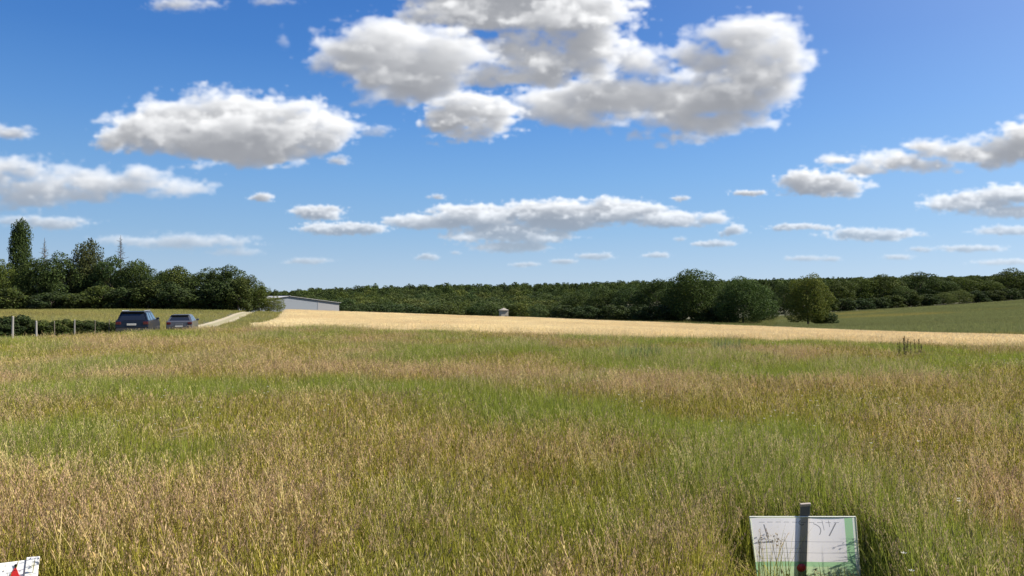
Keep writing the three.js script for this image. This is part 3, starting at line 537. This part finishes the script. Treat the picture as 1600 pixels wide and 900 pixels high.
  for (let r = 0; r < 9; r++) for (let px = 330; px < 1700; px += 11) {
    const p = px + 8 * W(), d = (p > 1180 ? 300 : p < 560 ? 520 : 470) + r * 34 + 22 * W(), x = (p - 800) / FOCAL * d, limit = p < 930 ? topAt(p) : lerp(440, 432, (p - 930) / 670);
    let h = 9 + 6 * W(); const tops = HORIZON - (ground(x, d) + h - EYE) / d * FOCAL; if (tops < limit) h = Math.max(3, h - (limit - tops - 5 * W() * W()) * d / FOCAL);
    const k = 0.65 + 0.7 * W(), w = 8 + 7 * W(); woods[W() < 0.5 ? 0 : 1].push([x, ground(x, d) - 0.2, -d, W() * 6.28, w, h, k, k, k]);
  }
  const thin = [1, 2].map((s) => crownGeometry(430 + s, { lobes: 14, leaves: 2200, size: 0.055 }));
  tag(mass('forest', thin[0], crownMaterial, woods[0], 'distant dark wood closing the horizon', 'forest'), 'distant dark wood closing the horizon', 'forest', null, 'stuff');
  tag(mass('forest', thin[1], crownMaterial, woods[1], 'distant dark wood mixed along the horizon ridge', 'forest'), 'distant dark wood mixed along the horizon ridge', 'forest', null, 'stuff');
  console.log('forest', woods[0].length + woods[1].length, front.length);
  // low hedge of brambles behind the fence, by the left edge
  const hedge = [[-28, 493, 48, 70], [2, 494, 48, 56], [27, 491, 48.5, 54], [50, 500, 49, 48], [73, 499, 49, 48], [99, 498, 49.5, 46], [128, 500, 50.5, 48], [152, 500, 51, 44], [174, 502, 51.5, 34]];
  const hw = ['cut off by the photo\'s left edge', 'left of the first pale post', 'highest, right of the first pale post', 'left of the second pale post', 'right of the second pale post', 'in the middle of the hedge', 'fourth from the dark car', 'third from the dark car', 'nearest the dark car'];
  hedge.forEach(([px, top, d, w], k) => seen('hedge_shrub', bushKind[k % 3], px, top, d, w * 1.25, 'low dark hedge shrub behind the fence, ' + hw[k], 'shrub', 'hedge shrubs behind the fence'));
}

// ------------------------------------------------------------------ barn and hut
{
  const d = 232, x = (452 - 800) / FOCAL * d, y = ground(x, d), half = 16.6, ridge = EYE + (HORIZON - 462.5) / FOCAL * d - y, eave = EYE + (HORIZON - 473) / FOCAL * d - y;
  const o = thing('barn', 'wide grey metal barn with a low gable beyond the wheat', 'barn', [x, y - 0.1, -d], 0.66);
  const slope = Math.atan2(ridge - eave, half), long = 36;
  const corr = (() => { const S = 256, px = new Uint8Array(S * 8 * 4); for (let j = 0; j < 8; j++) for (let i = 0; i < S; i++) { const v = 128 + 110 * Math.sin(i / S * Math.PI * 2 * 8); px.set([v, v, v, 255], (j * S + i) * 4); } const t = new THREE.DataTexture(px, S, 8); t.wrapS = t.wrapT = THREE.RepeatWrapping; t.magFilter = THREE.LinearFilter; t.needsUpdate = true; return t; })();
  const gable = (x0, x1, m, name) => { const yy = (q) => lerp(ridge, eave, Math.abs(q) / half), s = new THREE.Shape(); s.moveTo(x0, 0); s.lineTo(x1, 0); s.lineTo(x1, yy(x1)); if (x0 < 0 && x1 > 0) s.lineTo(0, ridge); s.lineTo(x0, yy(x0)); s.closePath(); const g = new THREE.ExtrudeGeometry(s, { depth: 0.12, bevelEnabled: false }); return part(name, g, m, o); };
  const sheetA = std(0.25, 0.275, 0.3, 0.55, { bumpMap: corr, bumpScale: 0.03 }), sheetB = std(0.31, 0.31, 0.31, 0.55, { bumpMap: corr, bumpScale: 0.03 }), frame = std(0.3, 0.31, 0.32, 0.6);
  gable(-half, 9.4, sheetA, 'gable_wall'); gable(9.46, half, sheetB, 'gable_wall').userData.label = 'paler grey cladding at the right end of the gable';
  const seam = new THREE.BoxGeometry(0.12, lerp(ridge, eave, 9.4 / half) - 0.1, 0.06); seam.translate(9.43, seam.parameters.height / 2, 0.16); part('cladding_joint', seam, frame, o);
  for (const s of [-1, 1]) {
    const w = new THREE.BoxGeometry(0.12, eave, long); w.translate(s * (half - 0.07), eave / 2, -long / 2 - 0.02); part('side_wall', w, sheetB, o);
    const L = half / Math.cos(slope) + 0.5, r = new THREE.BoxGeometry(L, 0.1, long + 0.8); r.translate(L / 2, 0.08, -long / 2 + 0.15); r.rotateZ(-slope); if (s < 0) r.rotateY(Math.PI).translate(0, 0, -long + 0.3); r.translate(0, ridge, 0); part('roof_slope', r, std(0.4, 0.4, 0.39, 0.6, { bumpMap: corr, bumpScale: 0.03 }), o);
  }
  const back = gable(-half, half, sheetB, 'gable_wall'); back.position.z = -long - 0.2;
  const rc = new THREE.BoxGeometry(0.5, 0.12, long + 0.9); rc.translate(0, ridge + 0.16, -long / 2 + 0.15); part('ridge_cap', rc, frame, o);
  const apron = new THREE.BoxGeometry(2 * half, 0.3, 0.3); apron.translate(0, 0.1, 0.33); part('plinth', apron, std(0.4, 0.39, 0.36, 0.95), o);
}
{
  const d = 196, x = (787 - 800) / FOCAL * d, y = ground(x, d), top = EYE + (HORIZON - 482) / FOCAL * d - y, o = thing('field_hut', 'small pale hut at the far edge of the wheat below the wood', 'hut', [x, y - 0.05, -d], 0.35);
  const w = new RoundedBoxGeometry(2.0, top - 0.4, 1.7, 2, 0.05); w.translate(0, (top - 0.4) / 2, 0); part('wall', w, std(0.36, 0.33, 0.27, 0.95), o);
  const r = new THREE.CylinderGeometry(0.05, 1.6, 0.62, 4); r.rotateY(Math.PI / 4); r.translate(0, top - 0.09, 0); part('roof', r, std(0.22, 0.2, 0.17, 0.9), o);
  const dr = new RoundedBoxGeometry(0.7, 1.6, 0.06, 1, 0.02); dr.translate(0.45, 0.85, 0.86); part('door', dr, std(0.10, 0.08, 0.06, 0.8), o);
}

// ------------------------------------------------------------------ fence posts
{
  const posts = [[20, 495, 42, 0.12], [57.5, 502, 43, 0.12], [86, 503, 44, 0.055], [117, 500, 45, 0.08], [149, 501, 46, 0.05], [171, 500, 47, 0.05]];
  const w = ['first from the photo\'s left edge, thick and pale', 'second from the photo\'s left edge, thick and pale', 'thin and dark, third in the row', 'slender and pale, fourth in the row', 'thin and dark, fifth in the row', 'thin and dark, nearest the parked cars'];
  posts.forEach(([px, top, d, t], k) => {
    const x = (px - 800) / FOCAL * d, y = ground(x, d), h = EYE + (HORIZON - top) / FOCAL * d - y + 0.25, o = thing('fence_post', 'wooden fence post before the low hedge, ' + w[k], 'fence post', [x, y - 0.25, -d], 0.3 * k, 'fence posts before the hedge');
    o.rotation.z = (hash2(k, 4, 1) - 0.5) * 0.05;
    const g = new THREE.CylinderGeometry(t * 0.46, t * 0.55, h, 9, 4), p = g.attributes.position; for (let i = 0; i < p.count; i++) { const n = 1 + 0.12 * (hash2(Math.round(p.getX(i) * 1e3), Math.round(p.getZ(i) * 1e3), 3) - 0.5); p.setX(i, p.getX(i) * n); p.setZ(i, p.getZ(i) * n); } g.translate(0, h / 2, 0); g.computeVertexNormals();
    const pale = k < 2 || k === 3; part('stake', g, pale ? std(0.22, 0.21, 0.19, 0.95) : std(0.13, 0.11, 0.08, 0.95), o);
    const c = new THREE.CylinderGeometry(t * 0.30, t * 0.46, 0.03, 9); c.translate(0, h + 0.015, 0); part('cut_top', c, std(0.28, 0.26, 0.22, 0.95), o);
  });
}

// ------------------------------------------------------------------ cars
function panel(a, b, c, e, inset, thick) {                             // thin plate on a quad, its corners drawn in
  const P = [a, b, c, e].map((q) => new THREE.Vector3(...q)), m = P.reduce((s, q) => s.add(q), new THREE.Vector3()).multiplyScalar(0.25);
  const n = P[1].clone().sub(P[0]).cross(P[3].clone().sub(P[0])).normalize(), pts = [];
  for (const q of P) { const v = m.clone().sub(q); const r = q.clone().addScaledVector(v.normalize(), inset); pts.push(r.clone().addScaledVector(n, thick), r.clone().addScaledVector(n, -0.01)); }
  return new ConvexGeometry(pts);
}
function car(name, label, [px, d], turn, s, paint, light) {
  const x = (px - 800) / FOCAL * d, o = thing(name, label, 'car', [x, ground(x, d) + 0.03, -d], turn);
  const { L, W, Hr, belt, sill, hood, tail, roofBack, roofFront, screen } = s, hw = W / 2;
  const body = new THREE.MeshPhysicalMaterial({ color: rgb(...paint), roughness: 0.28, metalness: 0, clearcoat: 0.25, clearcoatRoughness: 0.08, specularIntensity: 0.6 }), black = std(0.02, 0.02, 0.022, 0.6), glass = new THREE.MeshPhysicalMaterial({ color: rgb(0.012, 0.014, 0.016), roughness: 0.06, clearcoat: 1 });
  const prof = new THREE.Shape(); const z = (q) => q;                  // side profile: along the car, height
  const pts = [[-L / 2 + 0.05, sill + 0.05], [-L / 2, sill + 0.3], [-L / 2 + 0.05, hood - 0.14], [-L / 2 + 0.3, hood], [screen, belt], [tail, belt], [L / 2 - 0.04, belt - 0.06], [L / 2, sill + 0.38], [L / 2 - 0.03, sill + 0.08], [L / 2 - 0.15, sill], [-L / 2 + 0.2, sill]];
  pts.forEach(([a, b], k) => k ? prof.lineTo(a, b) : prof.moveTo(a, b)); prof.closePath();
  for (const zc of [-L * 0.29, L * 0.29]) { const h = new THREE.Path(); h.absarc(zc, s.wheel + 0.02, s.wheel + 0.06, 0, 6.3, true); }
  const g = new THREE.ExtrudeGeometry(prof, { depth: W - 0.16, bevelEnabled: true, bevelSize: 0.05, bevelThickness: 0.08, bevelSegments: 3 }); g.rotateY(-Math.PI / 2); g.translate(hw - 0.08, 0, 0); 
  part('body', g, body, o);
  const bw = hw - 0.05, rw = hw - 0.24, y0 = belt - 0.02, y1 = Hr - 0.06, c = { a: [-bw, y0, tail + 0.02], b: [bw, y0, tail + 0.02], c: [rw, y1, roofBack], d: [-rw, y1, roofBack], e: [-bw, y0, screen], f: [bw, y0, screen], g: [rw, y1, roofFront], h: [-rw, y1, roofFront] };
  part('cabin', new ConvexGeometry([...Object.values(c).map((q) => new THREE.Vector3(...q)), ...[[roofBack - 0.15], [roofFront + 0.2]].flatMap(([zz]) => [new THREE.Vector3(rw - 0.1, Hr, zz), new THREE.Vector3(-rw + 0.1, Hr, zz)])]), body, o);
  part('rear_window', panel(c.a, c.b, c.c, c.d, 0.14, 0.012), glass, o);
  part('windscreen', panel(c.f, c.e, c.h, c.g, 0.12, 0.012), glass, o);
  const mix = (p, q, t) => p.map((v, k) => lerp(v, q[k], t));
  for (const [A, B, C, D] of [[c.b, c.f, c.g, c.c], [c.e, c.a, c.d, c.h]]) {
    const cut = A === c.b ? [[0.04, 0.30], [0.32, 0.62], [0.64, 0.97]] : [[0.03, 0.36], [0.38, 0.68], [0.70, 0.96]];
    for (const [t0, t1] of cut) part('side_window', panel(mix(A, B, t0), mix(A, B, t1), mix(D, C, t1), mix(D, C, t0), 0.09, 0.012), glass, o);
  }
  const zb = L / 2 + 0.05;
  const box = (w, h, dd, X, Y, Z, r = 0.02) => { const q = new RoundedBoxGeometry(w, h, dd, 2, r); q.translate(X, Y, Z); return q; };
  part('bumper', box(W - 0.04, 0.24, 0.2, 0, sill + 0.2, zb - 0.07, 0.06), black, o);
  part('number_plate', box(0.52, 0.115, 0.02, -0.02, s.plate, zb + 0.015), std(0.42, 0.42, 0.4, 0.5), o);
  for (const q of [-1, 1]) {
    part('tail_light', box(0.3, 0.17, 0.12, q * (hw - 0.17), belt - 0.14, zb - 0.05, 0.03), std(0.07, 0.008, 0.008, 0.25), o);
    part('mirror', box(0.2, 0.14, 0.1, q * (hw + 0.08), belt + 0.06, screen + 0.25, 0.04), body, o);
    part('headlight', box(0.34, 0.14, 0.12, q * (hw - 0.2), hood - 0.16, -L / 2 - 0.01, 0.03), std(0.6, 0.62, 0.64, 0.15), o);
    if (s.rails) part('roof_rail', box(0.045, 0.05, roofBack - roofFront - 0.2, q * (rw - 0.07), Hr + 0.03, (roofBack + roofFront) / 2), std(0.55, 0.56, 0.58, 0.35, { metalness: 0.8 }), o);
    for (const zc of [-L * 0.29, L * 0.29]) {
      const w = new THREE.Group(); w.name = 'wheel'; w.position.set(q * (hw - 0.1), s.wheel, zc); o.add(w);
      const ty = new THREE.TorusGeometry(s.wheel - 0.09, 0.09, 10, 24); ty.rotateY(Math.PI / 2); ty.scale(1.25, 1, 1); part('tyre', ty, black, w);
      const ri = new THREE.CylinderGeometry(s.wheel - 0.13, s.wheel - 0.13, 0.18, 14); ri.rotateZ(Math.PI / 2); part('rim', ri, std(0.4, 0.4, 0.42, 0.35, { metalness: 0.8 }), w);
    }
  }
  part('rear_spoiler', box(2 * rw - 0.1, 0.05, 0.22, 0, Hr - 0.03, roofBack + 0.06), body, o);
  const hd = box(0.5, 0.03, 0.03, 0, belt - 0.2, zb + 0.01, 0.01); part('tailgate_handle', hd, std(0.3, 0.3, 0.31, 0.4, { metalness: 0.6 }), o);
  return o;
}
car('parked_car', 'dark tall estate car parked on the track, nearer of two', [217, 48], 0.3, { L: 4.5, W: 1.86, Hr: 1.66, belt: 1.08, sill: 0.3, hood: 0.98, tail: 2.12, roofBack: 1.86, roofFront: -0.35, screen: -1.05, wheel: 0.35, plate: 0.86, rails: true }, [0.006, 0.008, 0.014]);
car('parked_car', 'dark grey hatchback parked on the track ahead of the taller car', [286, 57], 0.3, { L: 4.2, W: 1.78, Hr: 1.47, belt: 0.98, sill: 0.24, hood: 0.86, tail: 1.98, roofBack: 1.45, roofFront: -0.3, screen: -1.05, wheel: 0.32, plate: 0.62, rails: false }, [0.06, 0.064, 0.075]);

// ------------------------------------------------------------------ signs in the foreground
function canvasTexture(w, h, draw) { const c = document.createElement('canvas'); c.width = w; c.height = h; draw(c.getContext('2d'), w, h); const t = new THREE.CanvasTexture(c); t.colorSpace = THREE.SRGBColorSpace; t.magFilter = THREE.LinearFilter; return t; }
{
  // notice panel of thin translucent plastic, leaning back against its stake
  const d = 5.4, k = d / FOCAL, cx = (1252 - 800) * k, topY = EYE + (HORIZON - 806) * k, wide = 165 * k, tall = 0.62;
  const o = thing('notice_board', 'white translucent notice panel with green border leaning on a stake', 'notice board', [cx, 0, -d]);
  const print = canvasTexture(512, 420, (g, w, h) => {
    g.fillStyle = '#ece9e6'; g.fillRect(0, 0, w, h);
    const X = (p) => (p - 1170) / 165 * w, Y = (p) => (p - 806) / 134 * h;       // where the marks show on the sheet
    g.fillStyle = '#e4ead0'; g.fillRect(0, 0, w, 9); g.fillRect(0, 0, 7, h);
    g.fillStyle = '#a5cf9f'; g.fillRect(X(1317), 6, 40, h); g.fillStyle = '#e2e9cc'; g.fillRect(w - 12, 0, 12, h);
    g.fillStyle = '#a9d2a0'; g.fillRect(0, Y(888), X(1330), h); g.fillStyle = '#c9e0ae'; g.fillRect(10, Y(897), X(1312), h);
    g.strokeStyle = '#8f8f92'; g.lineWidth = 2.5; g.setLineDash([26, 14]); g.beginPath(); g.moveTo(X(1184), Y(816)); g.lineTo(X(1310), Y(816)); g.stroke(); g.setLineDash([]);
    g.lineWidth = 2; for (const [a, b, y] of [[1178, 1312, 851], [1178, 1245, 863.5], [1178, 1314, 871.5], [1180, 1230, 882]]) { g.globalAlpha = 0.8; g.beginPath(); g.moveTo(X(a), Y(y)); g.lineTo(X(b), Y(y)); g.stroke(); }
    g.globalAlpha = 0.85; g.strokeStyle = '#77777b'; g.lineWidth = 6; g.beginPath(); g.moveTo(X(1191), Y(820)); g.lineTo(X(1195), Y(846)); g.stroke();
    g.beginPath(); g.moveTo(X(1303), Y(817)); g.lineTo(X(1291), Y(840)); g.stroke(); g.lineWidth = 4;
    g.beginPath(); g.arc(X(1250), Y(817), 12, 0.5, 4.6); g.stroke(); g.beginPath(); g.moveTo(X(1268), Y(818)); g.quadraticCurveTo(X(1284), Y(824), X(1276), Y(838)); g.stroke(); g.lineWidth = 2.5;
    g.beginPath(); g.moveTo(X(1183), Y(840)); g.lineTo(X(1189), Y(840)); g.lineTo(X(1189), Y(846)); g.stroke(); g.beginPath(); g.moveTo(X(1282), Y(812)); g.lineTo(X(1284), Y(830)); g.stroke(); g.beginPath(); g.moveTo(X(1292), Y(812)); g.lineTo(X(1293), Y(824)); g.stroke();
    g.globalAlpha = 1; for (let q = 0; q < 260; q++) { g.fillStyle = `rgba(120,110,90,${0.03 + 0.05 * hash2(q, 1, 2)})`; g.fillRect(hash2(q, 2, 2) * w, hash2(q, 3, 2) * h, 2 + 8 * hash2(q, 4, 2), 1 + 5 * hash2(q, 5, 2)); }
  });
  const m = new THREE.MeshPhysicalMaterial({ map: print, roughness: 1, transmission: 0.72, thickness: 0, side: THREE.DoubleSide });
  const tilt = new THREE.Group(); tilt.name = 'panel'; tilt.position.set(0, topY, 0); o.add(tilt);
  const g = new THREE.PlaneGeometry(wide, tall, 12, 10); { const p = g.attributes.position; for (let i = 0; i < p.count; i++) { const y = p.getY(i) - tall / 2; p.setXYZ(i, p.getX(i) + 0.2 * -y, y, 0.004 * Math.sin(p.getX(i) * 9)); } g.computeVertexNormals(); }
  const sheet = part('sheet', g, m, tilt);
  tilt.rotation.set(0.3, 0, 0);
  const rim = (x0, y0, x1, y1) => { const c = new THREE.CatmullRomCurve3([new THREE.Vector3(x0, y0, 0), new THREE.Vector3((x0 + x1) / 2, (y0 + y1) / 2, 0), new THREE.Vector3(x1, y1, 0)]); part('edge_bead', new THREE.TubeGeometry(c, 6, 0.004, 6), std(0.75, 0.76, 0.66, 0.6), tilt); };
  rim(-wide / 2, 0, wide / 2, 0); rim(wide / 2, 0, wide / 2 + 0.2 * tall, -tall); rim(-wide / 2, 0, -wide / 2 + 0.2 * tall, -tall);
  const post = (g, name, m) => { g.rotateZ(0.075); g.translate(0.02, 0, 0); const q = part(name, g, m, o); q.position.set(0, topY, 0); q.rotation.x = 0.3; };
  const below = topY + 0.2, st = new RoundedBoxGeometry(0.07, 0.085 + below, 0.012, 2, 0.003); st.translate(0, (0.085 - below) / 2, -0.0085); post(st, 'stake', std(0.13, 0.13, 0.125, 0.8));
  const cap = new RoundedBoxGeometry(0.076, 0.022, 0.018, 2, 0.004); cap.translate(0, 0.094, -0.0085); post(cap, 'stake_cap', std(0.36, 0.31, 0.26, 0.9));
  const knob = new THREE.LatheGeometry([[0, 0.02], [0.02, 0.018], [0.032, 0.008], [0.034, 0]].map(([a, b]) => new THREE.Vector2(a, b)), 20); knob.rotateX(Math.PI / 2); knob.translate((1262 - 1252) * k - 0.01, -(894 - 806) * k * 1.045, 0.004); part('fixing_knob', knob, std(0.34, 0.02, 0.025, 0.5), tilt);
}
{
  // white board with a red mark in the lower left corner
  const d = 4.7, k = d / FOCAL, cx = (0 - 800) * k, topY = EYE + (HORIZON - 876) * k - 0.035;
  const o = thing('warning_board', 'white board with a red triangle standing in the grass, lower left corner', 'board', [cx, 0, -d], 0.3);
  o.rotation.order = 'YXZ'; o.rotation.x = -0.38;
  const white = std(0.80, 0.80, 0.78, 0.5), red = std(0.50, 0.02, 0.015, 0.45), h = topY + 0.12;
  const s = new THREE.Shape(); s.moveTo(-0.3, -h); s.lineTo(0.10, -h); s.lineTo(0.10, 0.006); s.lineTo(0.03, 0.002); s.lineTo(-0.3, -0.008); s.closePath();
  const b = new THREE.ExtrudeGeometry(s, { depth: 0.012, bevelEnabled: true, bevelSize: 0.003, bevelThickness: 0.003, bevelSegments: 1 }); b.translate(0, topY, 0); part('board', b, white, o);
  const t = new THREE.Shape(); t.moveTo(0.052, -0.026); t.lineTo(0.165, -0.27); t.lineTo(-0.06, -0.27); t.closePath(); const hole = new THREE.Path(); hole.moveTo(0.052, -0.12); hole.lineTo(0.0, -0.235); hole.lineTo(0.105, -0.235); hole.closePath(); t.holes.push(hole);
  const tg = new THREE.ExtrudeGeometry(t, { depth: 0.004, bevelEnabled: false }); tg.translate(0, topY, 0.0165); part('red_triangle', tg, red, o);
  const sl = new RoundedBoxGeometry(0.075, h + 0.02, 0.02, 2, 0.004); sl.translate(0.145, (topY + 0.024) - (h + 0.02) / 2, 0.012); part('side_slat', sl, white, o);
  const sp = new RoundedBoxGeometry(0.04, h, 0.03, 2, 0.005); sp.translate(-0.05, topY - 0.05 - h / 2, -0.022); part('stake', sp, std(0.3, 0.22, 0.13, 0.9), o);
  const bolt = new THREE.SphereGeometry(0.009, 10, 8); bolt.scale(1, 1, 0.5); bolt.translate(0.052, topY - 0.02, 0.019); part('bolt', bolt, std(0.03, 0.03, 0.03, 0.5), o);
}

// ------------------------------------------------------------------ plants that stand out in the meadow
{
  const R = rng(91);
  const dock = (px, d, h, n, label) => {
    const x = (px - 800) / FOCAL * d, o = thing('dock_plant', label, 'plant', [x, ground(x, d), -d], 0, 'docks in the meadow');
    for (let q = 0; q < n; q++) { const t = new Tris(), hh = h * (0.75 + 0.3 * R()), ox = (R() - 0.5) * 0.5, oz = (R() - 0.5) * 0.5, lx = (R() - 0.5) * 0.15; for (const a of [0, 1.57]) t.ribbon([[ox, 0, oz], [ox + lx, hh, oz]], [0.012, 0.005], [Math.cos(a), Math.sin(a)], [[0.09, 0.085, 0.04], [0.09, 0.08, 0.04]]);
      for (let s = 0; s < 70; s++) { const k = 0.45 + 0.55 * R(), a = R() * 6.28, r = 0.035 * R() * (1.3 - k) + 0.012, z = 0.012; t.diamond(ox + lx * k + Math.cos(a) * r, hh * k, oz + Math.sin(a) * r, 0, z, 0, Math.cos(a + 1.5) * z, 0, Math.sin(a + 1.5) * z, mulc([0.10, 0.09, 0.045], 0.7 + 0.6 * R())); }
      part('flower_stalk', t.build(), dryMaterial, o); }
    const lv = leafTuft(Math.floor(px), 26, 0.32, 0.2, 0.5, 0.06, [0.06, 0.10, 0.03], [0.09, 0.13, 0.04]); part('leaves', lv, grassMaterial, o);
  };
  dock(1418, 21, 1.12, 7, 'tall dark dock with upright stalks below the green field'); dock(1436, 21.6, 1.02, 5, 'shorter dark dock just right of the tall one');
  const weed = (px, d, w, h, c0, c1, label) => { const x = (px - 800) / FOCAL * d, o = thing('bushy_weed', label, 'plant', [x, ground(x, d), -d], 0); part('foliage', leafTuft(Math.floor(px), 420, 0.45 * w, 0.35 * h, h, 0.022, c0, c1), grassMaterial, o); const tr = trunkGeometry(px + 1, 0.7, 0.008); tr.scale(w * 0.7, h, w * 0.7); part('stems', tr, std(0.14, 0.16, 0.07, 1), o); };
  weed(998, 20.5, 1.4, 1.1, [0.15, 0.19, 0.065], [0.25, 0.28, 0.1], 'blue green bushy weed standing out in the middle of the meadow');
  weed(1135, 24, 1.2, 1.0, [0.13, 0.17, 0.07], [0.22, 0.25, 0.11], 'small grey green weed near the wheat below the broad tree');
  // a tuft of drooping pale heads in front
  const px = 262, d = 8.2, x = (px - 800) / FOCAL * d, o = thing('drooping_grass', 'pale grass tuft with heads drooping over, left foreground', 'grass tuft', [x, ground(x, d), -d]);
  for (let q = 0; q < 5; q++) { const t = new Tris(), h = 0.86 + 0.1 * R(), pts = [], lean = 0.16 + 0.07 * q * 0.5; for (let s = 0; s <= 8; s++) { const k = s / 8, b = Math.max(0, k - 0.55) / 0.45; pts.push([-0.02 * q + lean * k * k * 0.6 + 0.16 * b * b, h * (k - 0.16 * b * b * b), 0.05 * q * k]); }
    t.ribbon(pts, pts.map((_, s) => s < 5 ? 0.004 : 0.004), [0.5, 0.86], pts.map(() => [0.42, 0.35, 0.16]));
    for (let s = 0; s < 44; s++) { const k = 5 + 3 * R(), i = Math.min(7, Math.floor(k)), f = k - i, a = pts[i], b = pts[i + 1], c = [lerp(a[0], b[0], f), lerp(a[1], b[1], f), lerp(a[2], b[2], f)], z = 0.014 + 0.01 * R(); t.diamond(c[0] + (R() - 0.5) * 0.018, c[1] - 0.012 * R(), c[2] + (R() - 0.5) * 0.018, (b[0] - a[0]) * 0.16, (b[1] - a[1]) * 0.16 - 0.006, 0, 0.004, 0.003, 0.004, mulc([0.56, 0.48, 0.28], 0.75 + 0.5 * R())); }
    part('stalk', t.build(), dryMaterial, o); }
}

renderer.render(scene, camera);
